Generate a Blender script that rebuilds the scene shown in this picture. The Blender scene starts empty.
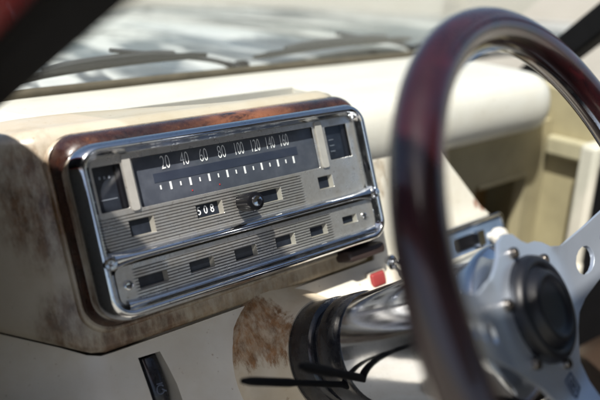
import bpy, bmesh, math, random
from math import sin, cos, pi, radians
from mathutils import Vector, Matrix, Euler
from mathutils.geometry import delaunay_2d_cdt
random.seed(7)
S = bpy.context.scene
COL = S.collection
H0 = 0.95                      # height of the instrument face above the ground
T = radians(22)                # the dash face leans forward by this much
cT, sT = cos(T), sin(T)

# ------------------------------------------------------------------ materials
def mat(name, base=(.5, .5, .5), rough=.5, metal=0., coat=0., spec=.5, coat_rough=.05, emit=None, trans=0.):
    m = bpy.data.materials.new(name); m.use_nodes = True
    b = m.node_tree.nodes['Principled BSDF']
    b.inputs['Base Color'].default_value = (*base, 1)
    b.inputs['Roughness'].default_value = rough
    b.inputs['Metallic'].default_value = metal
    b.inputs['Coat Weight'].default_value = coat
    b.inputs['Coat Roughness'].default_value = coat_rough
    b.inputs['Specular IOR Level'].default_value = spec
    b.inputs['Transmission Weight'].default_value = trans
    return m
class G:
    """small node graph helper"""
    def __init__(s, m): s.t = m.node_tree; s.n = s.t.nodes; s.b = s.n['Principled BSDF']; s.co = s.n.new('ShaderNodeTexCoord').outputs['Object']
    def link(s, a, b): s.t.links.new(a, b)
    def noise(s, scale, detail=4, rough=.55, dist=0., vec=None, stretch=None):
        n = s.n.new('ShaderNodeTexNoise'); n.inputs['Scale'].default_value = scale
        n.inputs['Detail'].default_value = detail; n.inputs['Roughness'].default_value = rough; n.inputs['Distortion'].default_value = dist
        v = vec or s.co
        if stretch:
            mp = s.n.new('ShaderNodeMapping'); mp.inputs['Scale'].default_value = stretch; s.link(v, mp.inputs['Vector']); v = mp.outputs[0]
        s.link(v, n.inputs['Vector']); return n.outputs['Fac']
    def ramp(s, fac, stops):
        r = s.n.new('ShaderNodeValToRGB'); e = r.color_ramp.elements
        while len(e) < len(stops): e.new(.5)
        for i, (p, c) in enumerate(stops):
            e[i].position = p; e[i].color = (*c, 1) if not isinstance(c, (int, float)) else (c, c, c, 1)
        s.link(fac, r.inputs[0]); return r.outputs['Color']
    def mix(s, fac, a, b, mode='MIX'):
        n = s.n.new('ShaderNodeMix'); n.data_type = 'RGBA'; n.blend_type = mode
        for k, v in ((0, fac), (6, a), (7, b)):
            if isinstance(v, (int, float)): n.inputs[k].default_value = v if k == 0 else (v, v, v, 1)
            elif isinstance(v, tuple): n.inputs[k].default_value = (*v, 1)
            else: s.link(v, n.inputs[k])
        return n.outputs[2]
    def math(s, op, a, b=0., clamp=False):
        n = s.n.new('ShaderNodeMath'); n.operation = op; n.use_clamp = clamp
        for k, v in ((0, a), (1, b)):
            if isinstance(v, (int, float)): n.inputs[k].default_value = v
            else: s.link(v, n.inputs[k])
        return n.outputs[0]
    def xyz(s):
        n = s.n.new('ShaderNodeSeparateXYZ'); s.link(s.co, n.inputs[0]); return n.outputs
    def rng(s, v, a, b, c=0., d=1.):
        n = s.n.new('ShaderNodeMapRange'); n.interpolation_type = 'SMOOTHSTEP'
        for k, x in zip(range(1, 5), (a, b, c, d)): n.inputs[k].default_value = x
        s.link(v, n.inputs[0]); return n.outputs[0]
    def near(s, p, r0, r1, scl=(1, 1, 1)):
        """1 close to point p, 0 beyond r1 (object space)"""
        mp = s.n.new('ShaderNodeMapping'); mp.vector_type = 'POINT'
        mp.inputs['Location'].default_value = tuple(-a*b for a, b in zip(p, scl)); mp.inputs['Scale'].default_value = scl
        s.link(s.co, mp.inputs['Vector'])
        n = s.n.new('ShaderNodeVectorMath'); n.operation = 'LENGTH'; s.link(mp.outputs[0], n.inputs[0])
        return s.rng(n.outputs['Value'], r1, r0)
    def bump(s, h, dist=.001, strength=1.):
        n = s.n.new('ShaderNodeBump'); n.inputs['Distance'].default_value = dist; n.inputs['Strength'].default_value = strength
        s.link(h, n.inputs['Height']); s.link(n.outputs[0], s.b.inputs['Normal'])
    def set(s, k, v): s.link(v, s.b.inputs[k])

def paint(name, base, stain=(.30, .20, .12), rust=None, rough=.38, spots=(), coat=.25, dirt=.5, soft=(1.3, 1.6, .32, .72)):
    m = mat(name, base, rough, coat=coat, coat_rough=.12); g = G(m)
    n1 = g.noise(22, 6, .62); n2 = g.noise(160, 5, .6); n3 = g.noise(7, 4, .6, dist=.6); n4 = g.noise(110, 7, .72, stretch=(1, 1, .35))
    c = g.mix(g.ramp(n1, [(.42, 0.), (.72, dirt)]), base, tuple(x*y for x, y in zip(base, (.80, .72, .60))))
    c = g.mix(g.ramp(n3, [(.5, 0.), (.75, dirt*.8)]), c, tuple(x*y for x, y in zip(base, (.72, .66, .56))))
    c = g.mix(g.ramp(n2, [(.66, 0.), (.71, .55)]), c, stain)
    for (p, r0, r1, scl, col, w) in spots:
        k = g.near(p, r0, r1, scl)
        k2 = g.math('ADD', g.math('ADD', k, g.math('MULTIPLY', g.math('SUBTRACT', n1, .5), soft[0])), g.math('MULTIPLY', g.math('SUBTRACT', n4, .5), soft[1]))
        k3 = g.math('MULTIPLY', g.rng(k2, soft[2], soft[3]), w)
        k3 = g.math('MULTIPLY', g.math('MULTIPLY', k3, g.rng(k, .02, .25)), g.ramp(n4, [(.36, .30), (.58, 1.)]))
        c = g.mix(k3, c, g.mix(g.ramp(g.noise(90, 6, .7), [(.35, 0.), (.65, 1.)]), col, tuple(x*.45 for x in col)))
    g.set('Base Color', c)
    g.set('Roughness', g.ramp(n1, [(.3, rough*.75), (.7, min(1, rough*1.5))]))
    g.bump(g.mix(.3, n2, n1), .0004, .5)
    return m

CREAM = (.66, .60, .49)
M = {}
M['pod'] = paint('aged_cream_paint', (.51, .46, .37), rough=.34, dirt=.6, soft=(.9, .5, .12, 1.), spots=[
    ((-.140, .035, .045), .015, .075, (1.3, .3, .9), (.20, .105, .045), .95),
    ((-.145, .045, -.055), .01, .045, (1.4, .3, 1.), (.17, .09, .04), .85),
    ((-.30, .05, .11), .03, .12, (1, .3, 1), (.30, .20, .11), .5),
    ((.03, .035, -.085), .01, .10, (.55, .3, 3.), (.33, .22, .12), .75),
    ((-.09, .035, -.085), .01, .06, (.7, .3, 2.), (.18, .09, .045), .9)])
M['panel'] = paint('worn_cream_paint', (.74, .70, .62), rough=.32, dirt=.45, spots=[
    ((.392, .035, -.068), .004, .024, (1, .2, 1), (.36, .10, .04), 1.),
    ((.20, .035, .00), .01, .05, (1, .3, 1), (.42, .28, .15), .6),
    ((.02, .035, -.20), .01, .06, (1, .3, 1), (.45, .32, .18), .7),
    ((.25, .035, .045), .005, .03, (1, .3, 1.5), (.4, .3, .15), .6)])
M['shelf'] = paint('pale_cream_paint', (.68, .665, .61), rough=.4, dirt=.25)  # paler cream for the shelf and passenger side
M['shroud'] = paint('rusty_cream_paint', (.66, .58, .45), rough=.6, dirt=.7, coat=0., spots=[
    ((-.060, .282, .030), .012, .050, (1, .5, .9), (.34, .16, .055), .95)])
def f_flank():
    m = mat('brown_patina_lacquer', (.06, .03, .02), .25, coat=.6, coat_rough=.08); g = G(m)
    n = g.noise(38, 7, .7, dist=.5); n2 = g.noise(190, 5, .6)
    c = g.ramp(n, [(.34, (.012, .008, .008)), (.50, (.035, .014, .010)), (.60, (.055, .022, .013)), (.70, (.14, .060, .030)), (.80, (.06, .03, .02))])
    k = g.near((.055, .02, .09), .01, .07, (1, .5, 1)); 
    c = g.mix(g.math('MULTIPLY', k, g.ramp(n, [(.36, 0.), (.56, 1.)])), c, (.22, .085, .042))
    g.set('Base Color', c); g.set('Roughness', g.ramp(n2, [(.35, .18), (.7, .5)])); g.bump(n2, .0004, .6)
    return m
M['flank'] = f_flank()
def f_chrome(name, base=(.72, .74, .77), r0=.05, r1=.22, pits=.7, sc=70):
    m = mat(name, base, .1, 1.); g = G(m)
    n = g.noise(sc, 6, .65); n2 = g.noise(420, 3, .6)
    g.set('Roughness', g.ramp(n, [(.38, r0), (.72, r1)]))
    c = g.mix(g.ramp(n2, [(.62, 0.), (.70, pits)]), base, (.16, .12, .09))
    c = g.mix(g.ramp(n, [(.55, 0.), (.8, pits*.6)]), c, (.38, .33, .28))
    g.set('Base Color', c); g.bump(n, .0003, .25)
    return m
M['chrome'] = f_chrome('aged_chrome')
M['chrome_clean'] = f_chrome('polished_chrome', (.74, .76, .80), .035, .12, .25, 30)
M['tube_chrome'] = f_chrome('satin_worn_chrome', (.70, .73, .78), .09, .17, .3, 40)
M['alloy'] = f_chrome('brushed_alloy', (.62, .69, .80), .34, .40, .06, 40)  # bluish base carries the reflected sky in its colour
M['alloy'].node_tree.nodes['Principled BSDF'].inputs['Metallic'].default_value = .8
M['dark_alloy'] = f_chrome('bronzed_alloy', (.20, .18, .16), .22, .4, .3, 90)
def f_ribbed(name, x0, x1, z0, z1, pitch):
    m = mat(name, (.64, .64, .63), .30, .82); g = G(m); o = g.xyz()
    w = g.math('SINE', g.math('MULTIPLY', o['Z'], 2*pi/pitch))
    k = g.math('MULTIPLY', g.math('MULTIPLY', g.rng(o['X'], x1, x1-.004), g.rng(o['X'], x0, x0+.004)),
               g.math('MULTIPLY', g.rng(o['Z'], z0, z0+.0015), g.rng(o['Z'], z1, z1-.0015)))
    groove = g.math('MULTIPLY', g.rng(w, .15, .75), k)
    n = g.noise(60, 6, .65); n2 = g.noise(300, 3, .6)
    c = g.mix(g.ramp(n, [(.42, 0.), (.75, .8)]), (.68, .67, .65), (.40, .36, .31))
    c = g.mix(g.ramp(n2, [(.62, 0.), (.70, .5)]), c, (.2, .15, .11))
    c = g.mix(g.math('MULTIPLY', groove, .86), c, (.035, .032, .03))
    g.set('Base Color', c); g.set('Roughness', g.ramp(n, [(.3, .22), (.7, .42)]))
    g.bump(g.math('ADD', g.math('MULTIPLY', groove, -1.), g.math('MULTIPLY', n2, .12)), .0006, 1.)
    return m
M['face_up'] = f_ribbed('ribbed_silver_upper', -.112, .098, -.0105, .0205, .00262)
M['face_low'] = f_ribbed('ribbed_silver_lower', -.092, .122, -.0505, -.0235, .00262)
def f_dial(name, a, b):
    m = mat(name, a, .45); g = G(m); o = g.xyz(); n = g.noise(90, 5, .6)
    g.set('Base Color', g.mix(g.ramp(n, [(.4, 0.), (.75, 1.)]), a, b)); return m
M['dial'] = f_dial('slate_blue_dial', (.055, .064, .086), (.085, .096, .122))
M['dial_band'] = f_dial('dark_dial_band', (.026, .034, .058), (.034, .044, .07))
M['black'] = mat('satin_black', (.006, .006, .008), .34, spec=.25)
M['void'] = mat('dark_recess', (.010, .010, .013), .6)
M['bluevoid'] = f_dial('dark_blue_window', (.008, .011, .018), (.02, .026, .04))
M['white_ink'] = mat('white_ink', (.80, .82, .84), .5)
M['red_ink'] = mat('red_ink', (.5, .03, .03), .5)
def f_black():
    m = mat('gloss_black_plastic', (.016, .017, .022), .2, coat=.3); g = G(m); n = g.noise(120, 5, .6)
    g.set('Roughness', g.ramp(n, [(.35, .14), (.7, .42)])); g.set('Base Color', g.ramp(n, [(.4, (.010, .011, .015)), (.85, (.026, .026, .03))])); g.bump(n, .0003, .3); return m
M['gloss_black'] = f_black()
def f_wood():
    m = mat('burgundy_lacquered_wood', (.05, .008, .012), .22, coat=.9, coat_rough=.07); g = G(m)
    n = g.noise(40, 6, .6, dist=.8, stretch=(1, 6, 1)); n2 = g.noise(14, 4, .6)
    c = g.ramp(n, [(.3, (.010, .003, .005)), (.55, (.024, .004, .006)), (.75, (.045, .006, .009))])
    c = g.mix(g.ramp(n2, [(.5, 0.), (.8, .5)]), c, (.02, .006, .014))
    g.set('Base Color', c); g.set('Roughness', g.ramp(n2, [(.3, .2), (.7, .4)])); g.set('Coat Roughness', g.ramp(g.noise(60, 5, .7), [(.35, .03), (.75, .11)])); return m
M['wood'] = f_wood()
M['red_plastic'] = mat('faded_red_plastic', (.30, .045, .045), .45, coat=.3)
def f_plain(name, base, rough=.7, sc=30, amt=.5, dark=.6, bumpd=.0006):
    m = mat(name, base, rough); g = G(m); n = g.noise(sc, 6, .62, dist=.3)
    g.set('Base Color', g.mix(g.ramp(n, [(.4, 0.), (.72, amt)]), base, tuple(x*dark for x in base))); g.bump(n, bumpd, .6); return m
M['khaki'] = f_plain('khaki_vinyl', (.40, .35, .22), .6, 14, .6)
M['brown_vinyl'] = f_plain('brown_vinyl', (.20, .12, .045), .6, 20, .6)
M['offwhite_trim'] = f_plain('offwhite_trim', (.60, .58, .50), .5, 20, .4)
M['rubber'] = f_plain('black_rubber', (.006, .006, .007), .7, 60, .5)
M['rubber'].node_tree.nodes['Principled BSDF'].inputs['Specular IOR Level'].default_value = .12
M['carpet'] = f_plain('dark_carpet', (.030, .026, .022), .95, 60, .7)
M['headliner'] = f_plain('dark_headliner', (.10, .095, .085), .9, 40, .5)
M['red_paint'] = mat('red_car_paint', (.25, .008, .010), .3, coat=.6)
M['wiper_grey'] = f_plain('weathered_grey_metal', (.022, .023, .027), .6, 80, .6)
M['seal'] = f_plain('dusty_seal', (.10, .085, .06), .8, 40, .8)
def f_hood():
    m = mat('white_hood_painted_reflections', (.68, .68, .64), .35, coat=.5, coat_rough=.05); g = G(m)
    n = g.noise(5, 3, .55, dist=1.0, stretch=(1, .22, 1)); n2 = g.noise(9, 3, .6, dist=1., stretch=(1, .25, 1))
    c = g.mix(g.ramp(n, [(.47, 0.), (.56, .97)]), (.62, .62, .58), (.08, .085, .08))  # dark mottling painted in for trees reflected in the bonnet
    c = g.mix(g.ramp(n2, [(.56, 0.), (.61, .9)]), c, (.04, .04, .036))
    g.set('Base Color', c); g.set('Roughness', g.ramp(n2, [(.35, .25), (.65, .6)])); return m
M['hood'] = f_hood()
def f_ground():
    m = mat('pale_gravel', (.36, .34, .30), .9); g = G(m); n = g.noise(1.1, 8, .7); n2 = g.noise(30, 6, .7)
    g.set('Base Color', g.mix(g.ramp(n2, [(.35, 0.), (.65, 1.)]), g.ramp(n, [(.35, (.42, .40, .35)), (.65, (.24, .23, .19))]), (.30, .28, .24))); g.bump(n2, .02, .8); return m
M['ground'] = f_ground()
def f_glass(name, tint=(1, 1, 1), rough=0.):
    m = bpy.data.materials.new(name); m.use_nodes = True; t = m.node_tree; t.nodes.clear()
    o = t.nodes.new('ShaderNodeOutputMaterial'); mx = t.nodes.new('ShaderNodeMixShader'); lw = t.nodes.new('ShaderNodeLayerWeight'); lw.inputs[0].default_value = .5; pw = t.nodes.new('ShaderNodeMath'); pw.operation = 'POWER'; pw.inputs[1].default_value = 5; t.links.new(lw.outputs['Facing'], pw.inputs[0]); fr = t.nodes.new('ShaderNodeMath'); fr.operation = 'MULTIPLY_ADD'; fr.inputs[1].default_value = .9; fr.inputs[2].default_value = .025; t.links.new(pw.outputs[0], fr.inputs[0])
    tr = t.nodes.new('ShaderNodeBsdfTransparent'); tr.inputs[0].default_value = (*tint, 1); gl = t.nodes.new('ShaderNodeBsdfGlossy'); gl.inputs['Roughness'].default_value = rough
    t.links.new(fr.outputs[0], mx.inputs[0]); t.links.new(tr.outputs[0], mx.inputs[1]); t.links.new(gl.outputs[0], mx.inputs[2]); t.links.new(mx.outputs[0], o.inputs[0]); return m
M['lens'] = f_glass('clear_dial_lens', (1, 1, 1), .05)
M['glass'] = f_glass('windscreen_glass', (.96, .98, .97), .0)

# ------------------------------------------------------------------ mesh helpers
def link(o, parent=None):
    COL.objects.link(o)
    if parent: o.parent = parent
    return o
def thing(name, label, cat, group=None, loc=(0, 0, 0), mtx=None):
    o = bpy.data.objects.new(name, None); o.empty_display_size = .05; COL.objects.link(o)
    if mtx is not None: o.matrix_world = mtx
    else: o.location = loc
    o['label'] = label; o['category'] = cat
    if group: o['group'] = group
    return o
def finish(me, smooth=True, angle=40):
    bm = bmesh.new(); bm.from_mesh(me); bmesh.ops.remove_doubles(bm, verts=bm.verts, dist=1e-6)
    bmesh.ops.recalc_face_normals(bm, faces=bm.faces)
    for f in bm.faces: f.smooth = smooth
    for e in bm.edges:
        if len(e.link_faces) == 2 and e.calc_face_angle(0) > radians(angle): e.smooth = False
    bm.to_mesh(me); bm.free()
def obj(name, vf, m, parent=None, smooth=True, bevel=0, seg=2, angle=40, sub=0):
    me = bpy.data.meshes.new(name); me.from_pydata([tuple(v) for v in vf[0]], [], vf[1]); finish(me, smooth, angle)
    o = bpy.data.objects.new(name, me); me.materials.append(m if not isinstance(m, str) else M[m]); link(o, parent)
    if bevel:
        b = o.modifiers.new('bevel', 'BEVEL'); b.width = bevel; b.segments = seg; b.limit_method = 'ANGLE'; b.angle_limit = radians(35); b.harden_normals = False
    if sub:
        s = o.modifiers.new('sub', 'SUBSURF'); s.levels = sub; s.render_levels = sub
    return o
def join(*vfs):
    V, F = [], []
    for v, f in vfs:
        k = len(V); V += [tuple(x) for x in v]; F += [tuple(i+k for i in q) for q in f]
    return V, F
def rrect(cx, cz, hw, hh, r, n=7):
    P = []
    for (sx, sz, a0) in ((1, 1, 0), (-1, 1, 90), (-1, -1, 180), (1, -1, 270)):
        for i in range(n+1):
            a = radians(a0+90*i/n); P.append((cx+sx*(hw-r)+r*cos(a), cz+sz*(hh-r)+r*sin(a)))
    return P
def loft(rings, cap0=False, cap1=False):
    n = len(rings[0]); V = [p for r in rings for p in r]; F = []
    for k in range(len(rings)-1):
        for i in range(n):
            j = (i+1) % n; F.append((k*n+i, k*n+j, (k+1)*n+j, (k+1)*n+i))
    if cap0: F.append(tuple(range(n))[::-1])
    if cap1: F.append(tuple((len(rings)-1)*n+i for i in range(n)))
    return V, F
def inpoly(p, poly):
    c = False; x, y = p; j = len(poly)-1
    for i in range(len(poly)):
        xi, yi = poly[i]; xj, yj = poly[j]
        if (yi > y) != (yj > y) and x < (xj-xi)*(y-yi)/(yj-yi)+xi: c = not c
        j = i
    return c
def plate(outline, holes, y0, y1, warp=None, grid=0):
    """flat plate with holes in the x-z plane, from depth y0 to y1; warp(x,z)->(x,dy,z)"""
    pts = []; edges = []
    for loop in [outline]+list(holes):
        if grid:
            L = []
            for i, a in enumerate(loop):
                b = loop[(i+1) % len(loop)]; d = math.hypot(b[0]-a[0], b[1]-a[1]); k = max(1, int(d/grid))
                L += [(a[0]+(b[0]-a[0])*q/k, a[1]+(b[1]-a[1])*q/k) for q in range(k)]
            loop = L
        s = len(pts); pts += [Vector(p) for p in loop]; edges += [(s+i, s+(i+1) % len(loop)) for i in range(len(loop))]
    if grid:
        xs = [p[0] for p in outline]; zs = [p[1] for p in outline]
        x = min(xs)+grid*.47
        while x < max(xs):
            z = min(zs)+grid*.47
            while z < max(zs):
                if inpoly((x, z), outline) and not any(inpoly((x, z), h) for h in holes):
                    if all((Vector((x, z))-p).length > grid*.45 for p in pts): pts.append(Vector((x, z)))
                z += grid
            x += grid
    V2, E2, F2, *_ = delaunay_2d_cdt(pts, edges, [], 0, 1e-7)
    F = []
    for f in F2:
        c = sum((V2[i] for i in f), Vector((0, 0)))/len(f)
        if inpoly(c, outline) and not any(inpoly(c, h) for h in holes): F.append(tuple(f))
    n = len(V2)
    def W(p, y):
        if warp: x, dy, z = warp(p[0], p[1]); return (x, y+dy, z)
        return (p[0], y, p[1])
    V = [W(p, y0) for p in V2]+[W(p, y1) for p in V2]
    cnt = {}
    for f in F:
        for i in range(len(f)):
            a, b = f[i], f[(i+1) % len(f)]; cnt.setdefault((min(a, b), max(a, b)), []).append((a, b))
    side = [(a, b, b+n, a+n) for k, L in cnt.items() if len(L) == 1 for a, b in L]
    return V, F+[tuple(i+n for i in f[::-1]) for f in F]+side
def box(x0, x1, y0, y1, z0, z1):
    V = [(x, y, z) for x in (x0, x1) for y in (y0, y1) for z in (z0, z1)]
    return V, [(0, 1, 3, 2), (4, 6, 7, 5), (0, 4, 5, 1), (2, 3, 7, 6), (0, 2, 6, 4), (1, 5, 7, 3)]
def frame_of(d):
    d = Vector(d).normalized(); a = Vector((0, 0, 1)) if abs(d.z) < .9 else Vector((1, 0, 0))
    x = a.cross(d).normalized(); return x, d.cross(x), d
def lathe(prof, o=(0, 0, 0), d=(0, 1, 0), n=48, caps=True, fx=None):
    """prof = [(r, s)...] round axis d from o"""
    x, y, z = frame_of(d); o = Vector(o); R = []
    for r, s in prof:
        R.append([o+z*s+(x*cos(2*pi*i/n)+y*sin(2*pi*i/n))*(r*(fx(2*pi*i/n, s) if fx else 1)) for i in range(n)])
    return loft(R, caps, caps)
def tube(path, rad, n=12, sq=1.):
    P = [Vector(p) for p in path]; R = []; up = None
    for i, p in enumerate(P):
        d = (P[min(i+1, len(P)-1)]-P[max(i-1, 0)]).normalized()
        if up is None: x, y, _ = frame_of(d)
        else:
            x = (up-d*up.dot(d)).normalized(); y = d.cross(x)
        up = x; r = rad[i] if isinstance(rad, (list, tuple)) else rad
        R.append([p+x*cos(2*pi*k/n)*r+y*sin(2*pi*k/n)*r*sq for k in range(n)])
    return loft(R, True, True)
def spline(P, k=8):
    P = [Vector(p) for p in P]; out = []
    for i in range(len(P)-1):
        a, b, c, d = P[max(i-1, 0)], P[i], P[i+1], P[min(i+2, len(P)-1)]
        for q in range(k):
            t = q/k; out.append(.5*((2*b)+(c-a)*t+(2*a-5*b+4*c-d)*t*t+(-a+3*b-3*c+d)*t**3))
    out.append(P[-1]); return out
def text_mesh(s, size, sx=1., depth=.0003, off=0.):
    cu = bpy.data.curves.new('t', 'FONT'); cu.body = s; cu.size = size; cu.align_x = 'CENTER'; cu.align_y = 'CENTER'; cu.extrude = depth; cu.offset = off; cu.resolution_u = 6
    o = bpy.data.objects.new('t', cu); COL.objects.link(o); dg = bpy.context.evaluated_depsgraph_get(); dg.update()
    me = bpy.data.meshes.new_from_object(o.evaluated_get(dg)); V = [(v.co.x*sx, -v.co.z, v.co.y) for v in me.vertices]; F = [tuple(p.vertices) for p in me.polygons]
    bpy.data.objects.remove(o); bpy.data.meshes.remove(me); bpy.data.curves.remove(cu); return V, F
def move(vf, dx=0, dy=0, dz=0, rz=0, shear=0):
    return [(v[0]*cos(rz)-v[2]*sin(rz)+dx+shear*v[2], v[1]+dy, v[0]*sin(rz)+v[2]*cos(rz)+dz) for v in vf[0]], vf[1]

# frame of the dash face: local x along the dash, y into the dash, z up the face
FACE = Matrix.Translation((0, 0, H0)) @ Matrix.Rotation(-T, 4, 'X')

# =================================================================== instrument cluster
cl = thing('instrument_cluster', 'chrome framed strip speedometer with a ribbed silver face set in the cream dashboard', 'instrument cluster', mtx=FACE)
BX0, BX1, BZ0, BZ1 = -.113, .1835, -.0605, .0765
bcx, bcz, bhw, bhh = (BX0+BX1)/2, (BZ0+BZ1)/2, (BX1-BX0)/2, (BZ1-BZ0)/2
def ring(off, y, r=.017, notch=True, n=9, tl=0):
    hw, hh, rr = bhw+off, bhh+off, max(.003, r+off)
    out = []
    for (x, z) in rrect(bcx, bcz, hw, hh, rr, n): out.append((x-max(0, min(1, (bcx-x)/bhw))**6*tl, y, z))
    return out
# brown lacquered housing between the cream dash and the chrome frame
def hring(a, y, up, r):
    # a: sideways growth, up: growth above / below
    return [(x, y, z) for x, z in rrect(bcx, bcz+(up[0]-up[1])/2, bhw+a, bhh+(up[0]+up[1])/2, r, 9)]
obj('housing', loft([hring(.0005, .014, (.001, .000), .018), hring(.005, .0145, (.006, .002), .020), hring(.0085, .018, (.011, .004), .021), hring(.0115, .024, (.015, .0065), .022), hring(.0145, .031, (.0175, .009), .023), hring(.0165, .0365, (.019, .0115), .024), hring(.0165, .046, (.019, .0115), .024)], False, False), 'flank', cl, angle=60)
obj('painted_lip', (lambda P: loft([[(x+(x-bcx)/abs(x-bcx)*a, y, z+(.0 if z > 0 else -a)) for (x, y, z) in hring(.0160, w_, (.017, .0105), .025)] for a, w_ in ((.0000, .040), (-.0005, .0335), (.0012, .0322), (.0032, .033), (.0045, .037))]))(0), 'pod', cl, angle=60)
# chrome frame
bz = obj('bezel', loft([ring(.0068, .030, tl=.005), ring(.0062, .016, tl=.004), ring(.0054, .009, tl=.003), ring(.0040, .0045, tl=.0015), ring(.0022, .0014, tl=.0004), ring(.0004, -.0002), ring(-.0012, -.0006), ring(-.0026, .0002), ring(-.0036, .0022), ring(-.0042, .004), ring(-.0062, .006), ring(-.0078, .0135)]), 'chrome', cl, angle=70)
# inner dividing bar of the frame, half round, pinched to meet the frame at both ends
def bar(z0, z1, yb, yf, x0, x1, n=40):
    R = []
    for i in range(n+1):
        t = i/n; x = x0+(x1-x0)*t; e = min(t, 1-t)*n/4; k = min(1, e); w = 1+.9*(1-k)**2
        zc, hh = (z0+z1)/2, (z1-z0)/2*w
        R.append([(x, yb+(yf-yb)*sin(pi*j/10)**.8, zc+hh*cos(pi*j/10)) for j in range(11)])
    V = [p for r in R for p in r]; F = []
    for k in range(n):
        for j in range(10): F.append((k*11+j, k*11+j+1, (k+1)*11+j+1, (k+1)*11+j))
    return V, F
obj('divider_bar', bar(-.0195, -.0105, .012, .0005, -.108, .179), 'chrome', bz)
obj('lower_trim', bar(-.0555, -.0505, .012, .0025, -.100, .172), 'chrome', bz)
for x, z, r in ((-.1085, -.0155, .0046), (.1795, -.0155, .0042)):
    obj('frame_boss', lathe([(r*1.5, .008), (r*1.4, .001), (r*1.05, -.0014), (r*.55, -.0016), (r*.5, .0008), (.0001, .001)], (x, 0, z), (0, 1, 0), 24), 'chrome', bz)
# face plates
SP = (-.0695, .122, .0225, .0645)
def R4(a, r=.0012): return rrect((a[0]+a[1])/2, (a[2]+a[3])/2, (a[1]-a[0])/2, (a[3]-a[2])/2, r, 3)
GL, GR = (-.1035, -.0795, .0245, .0625), (.1375, .1665, .0275, .0620)
up_w = [(-.0835, -.0615, .0000, .0142), (-.0215, .0050, .0015, .0142), (.0200, .0700, .0005, .0128), (.1160, .1345, .0005, .0135)]
upl = rrect(bcx, .0295, bhw-.0072, .0408, .011, 6)
obj('upper_face', plate(upl, [R4(SP), R4(GL), R4(GR)]+[R4(a, .0006) for a in up_w], .0095, .0112), 'face_up', cl, smooth=False, bevel=.0003, seg=1)
# raised rounded pillars between the windows
for x0, x1 in ((-.0782, -.0712), (.1248, .1330)):
    obj('window_pillar', plate(rrect((x0+x1)/2, .0450, (x1-x0)/2, .0238, .002, 3), [], .0076, .0095), f_plain('silver_pillar', (.36, .35, .33), .35, 60, .4) if 'pil' not in M else M['pil'], cl, smooth=False, bevel=.0009, seg=3)
low_w = [(-.0870, -.0612, -.0430, -.0335), (-.0402, -.0164, -.0428, -.0330), (.0052, .0287, -.0443, -.0338), (.0505, .0729, -.0443, -.0336), (.0920, .1131, -.0436, -.0339), (.1345, .1536, -.0405, -.0322)]
lpl = rrect(.0365, -.0368, .1418, .0160, .007, 6)
obj('lower_face', plate(lpl, [R4(a, .0006) for a in low_w], .0075, .0095), 'face_low', cl, smooth=False, bevel=.0003, seg=1)
def reveal(a, y0, y1, d=.0006):
    """sloping walls round a window"""
    r0 = [(x, y0, z) for x, z in R4(a, .0006)]
    b = (a[0]+d*2, a[1]-d*5, a[2]+d, a[3]-d)
    r1 = [(x, y1, z) for x, z in R4(b, .0004)]
    return loft([r0, r1])
rv = f_plain('window_reveal_metal', (.26, .25, .22), .4, 60, .5); 
for a in up_w:
    w = obj('indicator_window', box(a[0]-.002, a[1]+.002, .0138, .0145, a[2]-.002, a[3]+.002), 'bluevoid', cl, smooth=False)
    obj('window_reveal', reveal(a, .0098, .0139), rv, w)
for a in low_w:
    w = obj('indicator_window', box(a[0]-.002, a[1]+.002, .0115, .0122, a[2]-.002, a[3]+.002), 'bluevoid', cl, smooth=False)
    obj('window_reveal', reveal(a, .0078, .0116), rv, w)
# digits of the odometer
od = obj('odometer_digits', join(*[move(text_mesh(ch, .0105, .75), -.0175+i*.0066, .0136, .0078) for i, ch in enumerate('508')]), 'white_ink', cl, smooth=False)
# speedometer dial
DY = .0165
dial = obj('speedometer_dial', box(SP[0]-.004, SP[1]+.004, DY, DY+.001, SP[2]-.004, SP[3]+.003), 'dial', cl, smooth=False)
obj('dial_band', box(-.051, .103, DY-.0003, DY+.0002, .0405, .0485), 'dial_band', dial, smooth=False)
nums = ['20', '40', '60', '80', '100', '120', '140', '160']
nx = [-.0376, -.0190, .0000, .0190, .0375, .0558, .0730, .0895]
for s, x in zip(nums, nx):
    obj('numeral', move(text_mesh(s, .0172, .52 if len(s) == 2 else .44, .0002, -.00025), x, DY-.0004, .0563, shear=0), 'white_ink', dial, smooth=False)
tk = []
n = 16
for i in range(n):
    x = -.0465+i*(.0965+.0465)/(n-1); long = i % 2 == 1
    h = .0042 if long else .0026; wd = .0009 if long else .0006
    tk.append(box(x-wd, x+wd, DY-.0005, DY-.0001, .0352-h+.0015, .0352+h))
obj('scale_marks', join(*tk), 'white_ink', dial, smooth=False)
for x in (-.018, .0100): obj('red_mark', box(x-.0005, x+.0005, DY-.0005, DY-.0001, .0270, .0283), 'red_ink', dial, smooth=False)
obj('dial_lens', box(SP[0]-.003, SP[1]+.003, .0118, .0124, SP[2]-.0025, SP[3]+.002), 'lens', cl, smooth=False)
obj('dial_visor', box(SP[0]-.003, SP[1]+.003, .0125, DY, SP[3], SP[3]+.001), 'black', cl, smooth=False)
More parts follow.
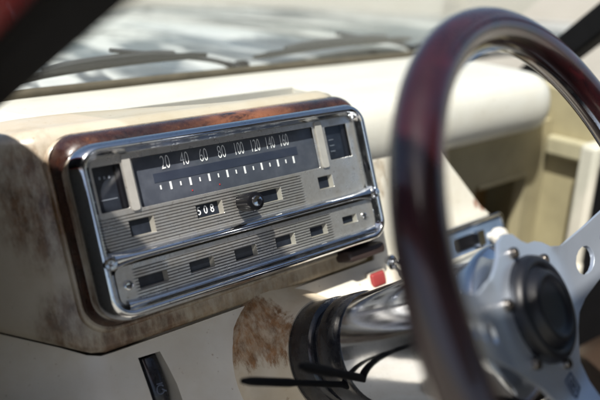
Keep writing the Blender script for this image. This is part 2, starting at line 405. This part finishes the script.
for a, side in ((GL, 0), (GR, 1)):
    g_ = obj('gauge_dial', box(a[0]-.003, a[1]+.004, DY, DY+.001, a[2]-.003, a[3]+.003), 'bluevoid', cl, smooth=False)
    obj('gauge_lens', box(a[0]-.002, a[1]+.002, .0118, .0124, a[2]-.002, a[3]+.002), 'lens', cl, smooth=False)
    cx = (a[0]+a[1])/2
    if side == 0: L = [box(cx-.006+i*.004, cx-.0045+i*.004, DY-.0004, DY-.0001, .052, .0545) for i in range(3)]+[box(cx-.008, cx+.006, DY-.0004, DY-.0001, .0345, .0352)]
    else: L = [box(cx-.007, cx-.001, DY-.0004, DY-.0001, .036+i*.006, .0366+i*.006) for i in range(3)]
    obj('gauge_marks', join(*L), f_plain('grey_ink', (.22, .25, .30), .6), g_, smooth=False)
    # dark drum edge at the right of each gauge
    obj('gauge_drum', lathe([(.0035, 0), (.0035, .036)], (a[1]-.001, .0165, a[2]+.001), (0, 0, 1), 20), 'black', g_)
# trip knob
kb = obj('trip_knob', lathe([(.0030, .012), (.0030, .004), (.0078, .003), (.0084, .0015), (.0086, -.0185), (.0080, -.0207), (.0056, -.0215), (.0002, -.0215)], (.0225, 0, .0066), (0, 1, 0), 56, fx=lambda a, s: 1-.14*(1+math.copysign(1, sin(a*14)))/2 if -.0185 < s < .002 else 1), 'black', cl, angle=25)
obj('knob_cap', lathe([(.0050, -.0210), (.0050, -.0225), (.0044, -.0235), (.0020, -.0239), (.0001, -.0240)], (.0225, 0, .0066), (0, 1, 0), 32), 'chrome_clean', kb)
# face screws
for x, z, r in ((-.0965, -.0372, .0043), (.1628, -.0365, .0033)):
    s_ = obj('face_screw', lathe([(r, .0082), (r, .0066), (r*.8, .0052), (r*.62, .0050), (r*.5, .0064), (.0001, .0066)], (x, 0, z), (0, 1, 0), 24), 'chrome', cl)
    obj('screw_slot', box(x-r*.55, x+r*.55, .0058, .0063, z-.0004, z+.0004), 'void', s_, smooth=False)
# dark rubber buffer under the frame at the right
obj('rubber_buffer', loft([[(x, y, z) for x, z in rrect(.163, -.0760, .026-e, .0062-e*.5, .004, 4)] for y, e in ((.036, 0), (.016, 0), (.013, .0015), (.012, .003))], True, True), f_plain('brown_rubber', (.035, .022, .02), .5), cl)

# =================================================================== dashboard
da = thing('dashboard', 'worn cream painted metal dashboard with rust stains around the instruments', 'dashboard', mtx=FACE)
def bend(u): return max(0, -.134-u)*.42
def seam(u): return -.0905+max(0, -.124-u)*.60
# pod front and top: a profile swept along the dash
def pod():
    us = [-.50+.0125*i for i in range(30)]; us = [u for u in us if u < -.13]+[-.13+.012*i for i in range(27)]+[.1885]
    R = []
    for u in us:
        t = max(0, (u-.172)/.0165); q = 1-math.sqrt(max(0, 1-min(1, t)**2)); dw = q*.014; dz = q*.016
        b = bend(u); zs = seam(u)
        P = [(.070, zs+.004), (.044, zs+.0005), (.039, zs), (.0362, zs+.0025), (.0355, zs+.006)]
        for k in range(1, 12): P.append((.0355, zs+.006+(.088-zs-.006)*k/12))
        for k in range(0, 9):
            a = (pi/2-T*.5)*k/8; P.append((.0355+.016*(1-cos(a))*1.2, .088+.018*sin(a)))
        w0, z0 = P[-1]
        kk = max(.04, min(1, 1-(u+.11)/.19)); kk = kk*kk*(3-2*kk)*.85+kk*.15
        for s in (.25, .5, .75, 1): P.append((w0+s*.040*kk*cT, z0+s*.040*kk*sT))
        w0, z0 = P[-1]; g0 = .012
        for k in range(1, 7):
            a = radians(90*k/6); P.append((w0+g0*(sin(a)*cT+(1-cos(a))*sT*.6), z0+g0*(sin(a)*sT-(1-cos(a)))))
        w0, z0 = P[-1]; P += [(w0+.004, z0-.02), (w0+.006, z0-.05)]
        R.append([(u, w+b+dw*(1 if z > 0 or True else 0), z-dz*max(0, (z-.06)/.05)) for w, z in P])
    n = len(R[0]); V = [p for r in R for p in r]; F = []
    for k in range(len(R)-1):
        for i in range(n-1): F.append((k*n+i, k*n+i+1, (k+1)*n+i+1, (k+1)*n+i))
    F.append(tuple((len(R)-1)*n+i for i in range(n))); return V, F
obj('instrument_pod', pod(), 'pod', da, angle=60)
# lower panel, one pressing that runs on to the right of the pod
def warp(u, v):
    d = max(0, -.0905-v); w = -.30*d*min(1, d/.03)
    if u < -.118: w += (-.118-u)*.42
    e = max(0, (u-.20)); w += e*.03
    return (u, w, v)
low_out = [(-.50, seam(-.5)-.002), (-.40, seam(-.4)-.002), (-.30, seam(-.3)-.002), (-.20, seam(-.2)-.002), (-.15, seam(-.15)-.002), (-.132, seam(-.13)-.002), (-.122, -.0925), (.19, -.0925), (.1925, -.085), (.1935, .05), (.205, .066), (.262, .070), (.285, .060), (.3325, .0102), (.362, -.031), (.390, -.072), (.411, -.092), (.428, -.135), (.442, -.20), (.445, -.33), (-.50, -.33)]
SW = [(-.0935, -.1040), (-.0735, -.1050), (-.0690, -.1350), (-.0685, -.1700), (-.0935, -.1700)]
pn = obj('lower_panel', plate(low_out, [SW], .0375, .0405, warp, .012), 'panel', da, bevel=.0012, seg=3, angle=30)
# switch in its recess
def recess():
    r0 = [(x, .038+warp(x, z)[1], z) for x, z in SW]; k = (-.082, -.135)
    r1 = [((x-k[0])*.72+k[0]-.0015, .056+warp(x, z)[1], (z-k[1])*.92+k[1]) for x, z in SW]
    return loft([r0, r1], False, True)
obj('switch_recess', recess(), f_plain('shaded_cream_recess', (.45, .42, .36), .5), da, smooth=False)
def rocker():
    R = []
    for i in range(15):
        t = i/14; z = -.1075-.060*t; y = .040-.006*sin(pi*min(1, t*1.15))-.010*t
        hw = .0088; R.append([(-.0835+hw*cos(a)*1., y+.010-.010*abs(sin(a))**.5*(1 if sin(a) > 0 else -.6), z) for a in [2*pi*k/20 for k in range(20)]])
    return loft(R, True, True)
sw = obj('rocker_switch', rocker(), 'gloss_black', da)
def sym():
    V = [tube([(-.0835+.0034*cos(a)*1., .0262+.006*0, -.1345+.0040*sin(a)) for a in [radians(30+300*k/16) for k in range(17)]], .0005, 6), tube([(-.0835+.0012, .0262, -.1345), (-.0790, .0258, -.1375)], .0006, 6), tube([(-.0860, .0262, -.129), (-.0808, .0262, -.1295)], .0005, 6)]
    return join(*V)
obj('switch_symbol', sym(), f_plain('faded_ink', (.12, .14, .19), .6), sw)
# red warning light
wl = obj('warning_light', loft([[(x, y, z) for x, z in rrect(.1835, -.1125, .0098-e, .0076-e, .0022, 4)] for y, e in ((.034, -.001), (.0295, 0), (.0275, .001), (.027, .0024))], False, True), 'red_plastic', da)
obj('lamp_surround', loft([[(x, y, z) for x, z in rrect(.1835, -.1125, .0098+e, .0076+e, .003, 4)] for y, e in ((.034, .003), (.0305, .0026), (.030, .0012), (.0325, .0006))]), 'panel', wl)
# chrome pull knobs
for x, z, r in ((.2130, -.1010, .0058), (.2330, -.1200, .0085)):
    k = obj('pull_knob', lathe([(r*.45, .037), (r*.45, .022), (r*.9, .019), (r, .015), (r*.96, .008), (r*.7, .005), (.0002, .0045)], (x, 0, z), (0, 1, 0), 28), 'chrome_clean', da)
    obj('knob_collar', lathe([(r*1.5, .038), (r*1.45, .034), (r*.9, .0325), (r*.5, .033)], (x, 0, z), (0, 1, 0), 28), 'chrome', k)
# heater control strip right of the column
hc = obj('heater_control', plate(rrect(.335, -.1065, .073, .0185, .006, 5), [], .030, .038), f_plain('blue_grey_panel', (.12, .17, .26), .3, 40, .4), da, bevel=.001)
obj('control_frame', plate(rrect(.335, -.1065, .076, .0215, .008, 5), [rrect(.335, -.1065, .071, .0165, .005, 5)], .0265, .0375), 'chrome_clean', hc, bevel=.001)
obj('slot', plate(rrect(.334, -.1080, .022, .008, .004, 4), [], .028, .0301), 'black', hc, bevel=.0005)
obj('slider', plate(rrect(.352, -.1070, .006, .0095, .002, 4), [], .018, .029), 'chrome_clean', hc, bevel=.001)
obj('control_knob', lathe([(.005, .030), (.005, .022), (.0105, .020), (.0115, .014), (.0100, .009), (.006, .0075), (.0002, .0072)], (.381, 0, -.1120), (0, 1, 0), 28), f_plain('ivory_knob', (.78, .76, .70), .3), hc)
# shroud where the column enters, at the panel (built round the column axis below)
# passenger side of the dash and the shelf under the windscreen: world aligned profile
inv = FACE.inverted()
def W2L(x, y, z): return tuple(inv @ Vector((x, y, z+H0)))
def shelf():
    prof = [(.12, -.020), (.072, -.018), (.052, -.012), (.042, .002), (.039, .022), (.044, .045), (.058, .061), (.080, .0675), (.12, .069), (.17, .070), (.225, .071), (.262, .070)]
    prof = [(p.x, p.y) for p in spline([Vector((a, b, 0)) for a, b in prof], 3)]
    xs = [-.5, -.3, -.1, .1, .188, .1921, .35, .45, .52]+[.52+.0075*i for i in range(1, 11)]
    R = []
    for x in xs:
        fl = x < .19
        t = max(0, (x-.545)/.055); q = 1-math.sqrt(max(0, 1-min(1, t)**2))
        R.append([W2L(x, max(y, .155) if fl else (y+(.13-y)*q*.55 if y < .13 else y), (max(z, .060) if y > .1 else .055) if fl else .01+(z-.01)*(1-q*.55)) for y, z in prof])
    n = len(R[0]); V = [p for r in R for p in r]; F = []
    for k in range(len(R)-1):
        for i in range(n-1): F.append((k*n+i, k*n+i+1, (k+1)*n+i+1, (k+1)*n+i))
    F.append(tuple((len(R)-1)*n+i for i in range(n))); return V, F
obj('passenger_shelf', shelf(), 'shelf', da, angle=60)

# =================================================================== steering wheel and column
Wc = Vector((.1346, -.2504, -.0874)); D = Vector((-.2055, .9593, -.1935)).normalized()
E1 = Vector((.97782, .20947, 0)).normalized(); E2 = E1.cross(D)*1.
if E2.z < 0: E2 = -E2
loc = Matrix(((E1.x, D.x, E2.x, Wc.x), (E1.y, D.y, E2.y, Wc.y), (E1.z, D.z, E2.z, Wc.z), (0, 0, 0, 1)))
WM = FACE @ loc                # wheel frame: x right, y along the column towards the dash, z up
sw_ = thing('steering_wheel', 'deep dished steering wheel with a glossy burgundy rim and polished metal spokes', 'steering wheel', mtx=WM)
RR, rt = .187, .0150
def torus(R, r, N=160, n=28, y=0., sq=1.):
    V = [((R+r*cos(b))*cos(a), y+r*sin(b)*sq, (R+r*cos(b))*sin(a)) for a in [2*pi*i/N for i in range(N)] for b in [2*pi*k/n for k in range(n)]]
    F = [(i*n+k, i*n+(k+1) % n, ((i+1) % N)*n+(k+1) % n, ((i+1) % N)*n+k) for i in range(N) for k in range(n)]
    return V, F
rim = obj('rim', torus(RR, rt), 'wood', sw_, angle=80)
obj('rim_ring', plate([((RR-.0135)*cos(a), (RR-.0135)*sin(a)) for a in [2*pi*i/120 for i in range(120)]], [[((RR-.0166)*cos(a), (RR-.0166)*sin(a)) for a in [2*pi*i/120 for i in range(120)]]], -.0012, .0016), 'chrome', rim)
ZC = -.015                      # hub centre below the rim centre
HO = .046
def pol(c, r, n=14, sx=1.): return [(c[0]+r*sx*cos(2*pi*i/n), c[1]+r*cos(0)*sin(2*pi*i/n)) for i in range(n)]
def slot(x0, x1, h, z0=0., n=6):
    P = [(x1-h+h*cos(a), z0+h*sin(a)) for a in [-pi/2+pi*i/n for i in range(n+1)]]+[(x0+h+h*cos(a), z0+h*sin(a)) for a in [pi/2+pi*i/n for i in range(n+1)]]
    return P
out = [(.176, .017), (.15, .0185), (.10, .0215), (.070, .0245), (.056, .032), (.045, .041), (.034, .0445), (.022, .0455), (.013, .050), (.004, .0575), (-.008, .0605), (-.019, .057), (-.027, .048), (-.036, .042), (-.046, .037), (-.056, .034), (-.066, .030),
       (-.09, .024), (-.12, .021), (-.15, .0185), (-.176, .017), (-.176, -.017), (-.15, -.0185), (-.12, -.0205), (-.09, -.022), (-.068, -.0245), (-.056, -.030), (-.045, -.038), (-.037, -.046), (-.030, -.056), (-.026, -.068), (-.0225, -.09), (-.019, -.12), (-.016, -.165), (.016, -.165), (.019, -.12), (.0225, -.09), (.026, -.068), (.031, -.053), (.040, -.042), (.050, -.033), (.060, -.026), (.072, -.0225), (.10, -.0205), (.15, -.0185), (.176, -.017)]
out = out[::-1]
holes = [pol((.088, .000), .0105), pol((.118, .000), .0092), pol((.145, .000), .0080),
         slot(-.098, -.074, .0075), pol((-.122, 0), .0088), pol((-.147, 0), .0078), pol((0, -.115), .009), pol((0, -.140), .008)]
def dish(x, z):
    r = math.hypot(x, z); t = min(1, max(0, (r-.062)/.11)); t = t*t*(3-2*t)*.35+t*.65
    return (x, HO*(1-t)-.0005, z+ZC*(1-t)+max(0, abs(x)-.045)*.20)
plt = obj('spoke_plate', plate(out, holes, -.0017, .0017, dish, .009), 'alloy', sw_, bevel=.0006, seg=2, angle=35)
hb = obj('horn_button', lathe([(.0395, .001), (.0400, -.004), (.0385, -.0085), (.0360, -.0105), (.0330, -.0108), (.0312, -.0095), (.0300, -.0080), (.0285, -.0085), (.0265, -.0130), (.0245, -.0148), (.0225, -.0150), (.0205, -.0138), (.0190, -.0122), (.0150, -.0118), (.008, -.0114), (.0002, -.0112)], (0, HO-.0015, ZC), (0, 1, 0), 64), f_plain('satin_black_rubber', (.006, .007, .011), .42, 60, .4), sw_, angle=60)
for k in range(6):
    a = radians(39+60*k); x, z = .0455*cos(a), .0455*sin(a)+ZC
    b_ = obj('hub_bolt', lathe([(.0044, .0), (.0044, -.0026), (.0037, -.0038), (.0026, -.0040), (.0022, -.0020), (.0001, -.0019)], (x, HO-.0022, z), (0, 1, 0), 20), 'dark_alloy', sw_)
# emblem stamped on the lower spoke
def emblem():
    L = []; y = HO-.0028
    q = [(-.0070, .0062), (.0055, .0080), (.0075, -.0045), (-.0050, -.0075)]
    for i in range(4): a, b = q[i], q[(i+1) % 4]; L.append(tube([(a[0], 0, a[1]), (b[0], 0, b[1])], .0007, 6))
    L.append(tube([(.0036*cos(t), 0, .0042*sin(t)) for t in [2*pi*i/20 for i in range(21)]], .0006, 6))
    L.append(tube([(-.0015, 0, -.002), (.0005, 0, .0022), (.0018, 0, -.0018)], .0005, 6))
    return join(*L)
em = emblem(); em = [(v[0]+.0035, dish(v[0]+.0035, v[2]-.061)[1]-.002+v[1], v[2]-.061+ZC*.98) for v in em[0]], em[1]
obj('spoke_emblem', em, f_plain('blued_engraving', (.05, .07, .12), .4), sw_)

co = thing('steering_column', 'thick chrome steering column tube ending in a black collar at the dashboard', 'steering column', mtx=WM)
A0 = Vector((0, 0, -.0205))
def cyl(prof, n=64): return lathe(prof, A0, (0, 1, 0), n, True)
obj('hub_boss', cyl([(.030, HO+.0005), (.034, HO+.006), (.034, HO+.022), (.046, HO+.023), (.048, HO+.026)]), 'gloss_black', co)
def ellp(a, s): return 1.0
tb = obj('tube', cyl([(.045, .062), (.0585, .0625), (.0600, .064), (.0600, .070), (.0580, .095), (.0548, .130), (.0520, .165), (.0505, .190), (.0500, .214)]), 'tube_chrome', co, angle=50)
obj('collar', cyl([(.0500, .2035), (.0512, .2040), (.0520, .206), (.0525, .228), (.0515, .2305), (.0485, .2315), (.0485, .2375), (.0515, .2385), (.0535, .241), (.0545, .272), (.0530, .277)]), 'gloss_black', co, angle=35)
obj('shroud', cyl([(.0525, .267), (.0560, .266), (.0580, .270), (.0600, .277), (.0640, .283), (.072, .2885), (.083, .292), (.090, .296), (.093, .306)]), 'shroud', co, angle=60)
def lin(a, b, k): return [Vector(a).lerp(Vector(b), i/k) for i in range(k+1)]
obj('stalk', tube(lin((-.028, .214, -.045), (-.1591, .1993, .0116), 20), [.0040]*4+[.0026]*9+[.0034]*6+[.0032, .0020], 14), 'rubber', co)
obj('stalk', tube(lin((-.026, .196, -.044), (-.1256, .1714, .0060), 20), [.0052]*4+[.0034]*9+[.0042]*6+[.0038, .0024], 14), 'rubber', co)

# =================================================================== car round the dash
def wobj(name, vf, m, parent=None, **k):
    v = [(a, b, c+H0) for a, b, c in vf[0]]; return obj(name, (v, vf[1]), m, parent, **k)
def world_thing(name, label, cat, group=None): return thing(name, label, cat, group)
def tagm(o, label, cat, group=None):
    o['label'] = label; o['category'] = cat
    if group: o['group'] = group
def prism(a, b, wdir, tdir, w, t):
    a, b, wd, td = Vector(a), Vector(b), Vector(wdir).normalized(), Vector(tdir).normalized()
    V = [p+wd*i*w+td*j*t for p in (a, b) for i, j in ((0, 0), (1, 0), (1, 1), (0, 1))]
    return V, [(0, 1, 2, 3), (7, 6, 5, 4), (0, 4, 5, 1), (1, 5, 6, 2), (2, 6, 7, 3), (3, 7, 4, 0)]
# near windscreen pillar
pl = world_thing('windscreen_pillar', 'black out-of-focus windscreen pillar with red paint beyond, at the upper left', 'pillar', 'windscreen pillars')
A, B = Vector((-.190, .130, .058)), Vector((-.147, -.330, .2425))
ax = (B-A).normalized(); wd = Vector((0, ax.z, -ax.y)); wd = wd if wd.z > 0 else -wd
wobj('rubber_trim', prism(A-ax*.1, B+ax*.25, wd, (-1, 0, 0), .055, .036), 'rubber', pl, smooth=False, bevel=.006, seg=4)
wobj('outer_panel', prism(A-ax*.1+wd*.003+Vector((-.0362, 0, 0)), B+ax*.25+wd*.003+Vector((-.0362, 0, 0)), wd, (-1, 0, 0), .11, .064), 'red_paint', pl, smooth=False, bevel=.005, seg=4)
wobj('scuttle_shade_panel', join(box(-.29, -.235, -.13, .33, -.62, .11)), 'headliner', pl, smooth=False, bevel=.01, seg=3)  # out of view, added to block sunlight on the lower left dash
# far pillar
pr_ = world_thing('windscreen_pillar', 'dark windscreen pillar behind the steering wheel at the right edge', 'pillar', 'windscreen pillars')
A, B = Vector((.655, .17, -.01)), Vector((.655, -.28, .42))
ax = (B-A).normalized(); wd = Vector((0, ax.z, -ax.y)); wd = wd if wd.z > 0 else -wd
wobj('rubber_trim', prism(A-ax*.05, B, wd, (1, 0, 0), .040, .05), 'rubber', pr_, smooth=False, bevel=.006, seg=4)
# windscreen
gl = wobj('windscreen', prism((-.168, .262, .078), (.70, .262, .078), (0, -.62, .55), (0, .6, .68), .60, .004), 'glass', None, smooth=False)
gl['label'] = 'clear sloping windscreen glass behind the cream dashboard shelf'; gl['category'] = 'windscreen'
sl = wobj('windscreen_seal', tube([(x, .262+.004*sin(x*9), .0745) for x in [-.5+.05*i for i in range(25)]], .0052, 10), 'seal')
tagm(sl, 'dusty dark rubber seal along the base of the windscreen', 'seal')
# cowl
cw = world_thing('cowl_panel', 'grey vent panel between windscreen seal and white bonnet', 'cowl')
wobj('panel', box(-.55, 1.5, .266, .335, .050, .066), f_plain('grey_cowl', (.20, .20, .19), .5, 12, .8), cw, smooth=False, bevel=.004)
wobj('vent_slats', join(*[box(.0+i*.016, .009+i*.016, .285, .32, .0662, .069) for i in range(16)]), 'rubber', cw, smooth=False)
# wipers
def wiper(lab, P, Q, piv):
    w = world_thing('windscreen_wiper', lab, 'wiper', 'wipers resting on the windscreen')
    P, Q, piv = Vector(P), Vector(Q), Vector(piv); mid = (P+Q)/2
    d = (Q-P)
    wobj('blade', tube([P+d*i/12+Vector((0, 0, .004*sin(pi*i/12))) for i in range(13)], [.003]+[.0055]*11+[.003], 8, .8), 'rubber', w)
    wobj('bridge', tube(spline([P+d*.18+Vector((0, .002, .006)), P+d*.3+Vector((0, .004, .009)), mid+Vector((0, .005, .010)), P+d*.7+Vector((0, .004, .009)), P+d*.82+Vector((0, .002, .006))], 4), .0042, 8), 'wiper_grey', w)
    wobj('arm', tube(spline([piv, piv+(mid-piv)*.3+Vector((0, 0, .012)), mid+Vector((0, .005, .019))], 6), [.008]*4+[.006]*5+[.0045]*4, 10, .6), 'wiper_grey', w)
    wobj('pivot_cap', lathe([(.012, -.01), (.012, .006), (.008, .011), (.0002, .012)], piv, (0, .2, 1), 20), 'rubber', w)
wiper('dark wiper lying behind the left end of the instrument cluster', (-.115, .262, .088), (.135, .272, .098), (.205, .30, .070))
wiper('grey wiper lying behind the right end of the instrument cluster', (.205, .268, .090), (.50, .262, .098), (.56, .30, .070))
# bonnet
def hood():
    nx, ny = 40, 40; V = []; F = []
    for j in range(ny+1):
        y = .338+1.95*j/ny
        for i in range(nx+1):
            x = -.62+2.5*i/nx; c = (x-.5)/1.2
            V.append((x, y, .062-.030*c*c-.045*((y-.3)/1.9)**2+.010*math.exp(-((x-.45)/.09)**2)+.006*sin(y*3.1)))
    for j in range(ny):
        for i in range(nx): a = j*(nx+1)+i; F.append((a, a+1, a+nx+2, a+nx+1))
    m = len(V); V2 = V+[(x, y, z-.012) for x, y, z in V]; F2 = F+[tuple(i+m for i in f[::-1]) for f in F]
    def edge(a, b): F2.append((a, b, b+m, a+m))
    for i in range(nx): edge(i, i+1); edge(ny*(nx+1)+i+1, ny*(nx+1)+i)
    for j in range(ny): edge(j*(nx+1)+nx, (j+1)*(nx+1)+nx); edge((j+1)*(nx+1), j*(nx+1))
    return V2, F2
hd = wobj('bonnet', hood(), 'hood', angle=50); tagm(hd, 'white car bonnet with painted-on dark reflections, blurred beyond the windscreen', 'bonnet')
# far door and its trim
dr = world_thing('door_panel', 'khaki far door trim with an off-white post and armrest, beyond the steering wheel', 'door')
wobj('trim', plate([(-.80, -.55), (.20, -.55), (.24, -.10), (.20, -.02), (-.80, -.02)], [], 0, .02), 'khaki', None) if False else None
def side(x, pts, t=.02): # panel in the y-z plane at x
    v, f = plate(pts, [], 0, t); return [(x+b, a, c) for a, b, c in v], f
wobj('trim', side(.640, [(-.75, -.62), (.20, -.62), (.20, .05), (.16, .05), (-.02, .02), (-.75, .02)]), 'khaki', dr, bevel=.004)
wobj('armrest', side(.595, [(-.62, -.26), (.02, -.26), (.035, -.235), (.02, -.215), (-.62, -.215)], .045), 'offwhite_trim', dr, bevel=.01, seg=3)
wobj('upper_rail', side(.622, [(-.75, -.058), (.074, -.068), (.074, -.036), (-.75, -.026)], .018), f_plain('khaki_rail', (.46, .42, .29), .5), dr, bevel=.006, seg=3)
wobj('post', side(.600, [(-.035, -.60), (-.005, -.60), (.006, -.03), (-.024, -.03)], .04), 'offwhite_trim', dr, bevel=.008, seg=3)
wobj('door_seal', side(.590, [(-.16, -.60), (-.045, -.60), (-.034, -.02), (-.13, -.02)], .05), 'rubber', dr, bevel=.008, seg=3)
# firewall, floor, roof
fw = wobj('footwell', box(-.55, .66, -1.3, .32, -.64, -.62), 'carpet', smooth=False); tagm(fw, 'dark carpeted footwell floor below the steering column', 'footwell')
bh = world_thing('bulkhead', 'khaki panel with a brown tray under the passenger side of the dashboard', 'bulkhead')
kh = f_plain('khaki_bulkhead', (.44, .385, .25), .65, 9, .6)
wobj('panel', join(box(.20, .465, .078, .098, -.615, -.014), box(.465, .592, .078, .098, -.092, -.014), box(.465, .592, .078, .098, -.615, -.235), box(.592, .6385, .078, .098, -.615, -.014)), kh, bh, smooth=False)
wobj('firewall', box(-.55, .638, .245, .27, -.615, .045), 'carpet', bh, smooth=False)
wobj('tray', join(box(.462, .595, .150, .155, -.24, -.08), box(.462, .595, .099, .150, -.24, -.235)), 'brown_vinyl', bh, smooth=False)
wobj('tray_rim', tube([(.470, .077, -.095), (.588, .077, -.095)], .004, 8), kh, bh)
rf = world_thing('car_roof', 'dark lined roof over the cabin, out of view, front edge set for shade', 'roof')
wobj('headliner', box(-.38, .80, -1.7, -.385, .47, .49), 'headliner', rf, smooth=False, bevel=.01)  # unseen, front edge placed so the wheel falls in shade
wobj('shade_rail', box(-.38, -.20, -.386, -.16, .455, .50), 'headliner', rf, smooth=False, bevel=.01)  # unseen piece added to keep the sun's glint off the rim
# front passenger seat, out of view, added to darken reflections in the polished metal
st = world_thing('unseen_seat', 'unseen dark brown vinyl front seat added for dark reflections', 'seat')
def cushion(x0, x1, prof, r=.03):
    c = (x0+x1)/2; h = (x1-x0)/2; L = []
    for t in (-1, -.92, -.7, 0, .7, .92, 1):
        k = {1: .80, .92: .95, .7: 1.}.get(abs(t), 1.03)
        cy = sum(p[0] for p in prof)/len(prof); cz = sum(p[1] for p in prof)/len(prof)
        L.append([(c+h*t, cy+(y-cy)*k, cz+(z-cz)*k) for y, z in prof])
    return loft(L, True, True)
sv = f_plain('dark_brown_vinyl', (.035, .022, .015), .45, 20, .5)
wobj('backrest', cushion(.28, .64, [(-.50, -.30), (-.47, .0), (-.52, .26), (-.56, .31), (-.62, .29), (-.61, .0), (-.60, -.30)]), sv, st, bevel=.01)
wobj('seat', cushion(.28, .64, [(-.10, -.38), (-.08, -.31), (-.12, -.28), (-.50, -.30), (-.55, -.36), (-.52, -.40)]), sv, st, bevel=.01)
wobj('base', box(.32, .60, -.50, -.14, -.62, -.40), 'rubber', st, smooth=False, bevel=.01)
# ground
g = obj('ground', ([(-60, -60, 0), (60, -60, 0), (60, 60, 0), (-60, 60, 0)], [(0, 1, 2, 3)]), 'ground', smooth=False); g['kind'] = 'structure'

# =================================================================== camera
ex = Vector((.80019, -.56184, -.20985)); up = Vector((.20459, -.07319, .97611)); fw_ = Vector((.56377, .82400, -.05638))
R = Matrix((ex, up, -fw_)).transposed().to_4x4()
cam = bpy.data.cameras.new('camera'); co_ = bpy.data.objects.new('camera', cam); COL.objects.link(co_)
co_.matrix_world = FACE @ (Matrix.Translation((-.25557, -.49438, .03021)) @ R)
cam.sensor_width = 36; cam.lens = 620/600*36; cam.clip_start = .01; cam.clip_end = 300
cam.dof.use_dof = True; cam.dof.focus_distance = .575; cam.dof.aperture_fstop = 2.6; cam.dof.aperture_blades = 0
S.camera = co_

# =================================================================== light
SUN = Vector((-.42, -.26, .87)).normalized()
el = math.asin(SUN.z); az = math.atan2(SUN.x, SUN.y)
w = bpy.data.worlds.new('World'); S.world = w; w.use_nodes = True; nt = w.node_tree
sky = nt.nodes.new('ShaderNodeTexSky'); sky.sky_type = 'NISHITA'; sky.sun_disc = False; sky.sun_elevation = el; sky.sun_rotation = az; sky.air_density = 1.; sky.dust_density = 2.
nt.links.new(sky.outputs[0], nt.nodes['Background'].inputs[0]); nt.nodes['Background'].inputs[1].default_value = .06
sd = bpy.data.lights.new('sun', 'SUN'); sd.energy = 4.2; sd.angle = radians(1.); sd.color = (1, .95, .87)
so = bpy.data.objects.new('sun', sd); COL.objects.link(so); so.rotation_euler = (-SUN).to_track_quat('-Z', 'Y').to_euler()
S.view_settings.view_transform = 'Standard'; S.view_settings.look = 'None'; S.view_settings.gamma = 1; S.view_settings.exposure = .88
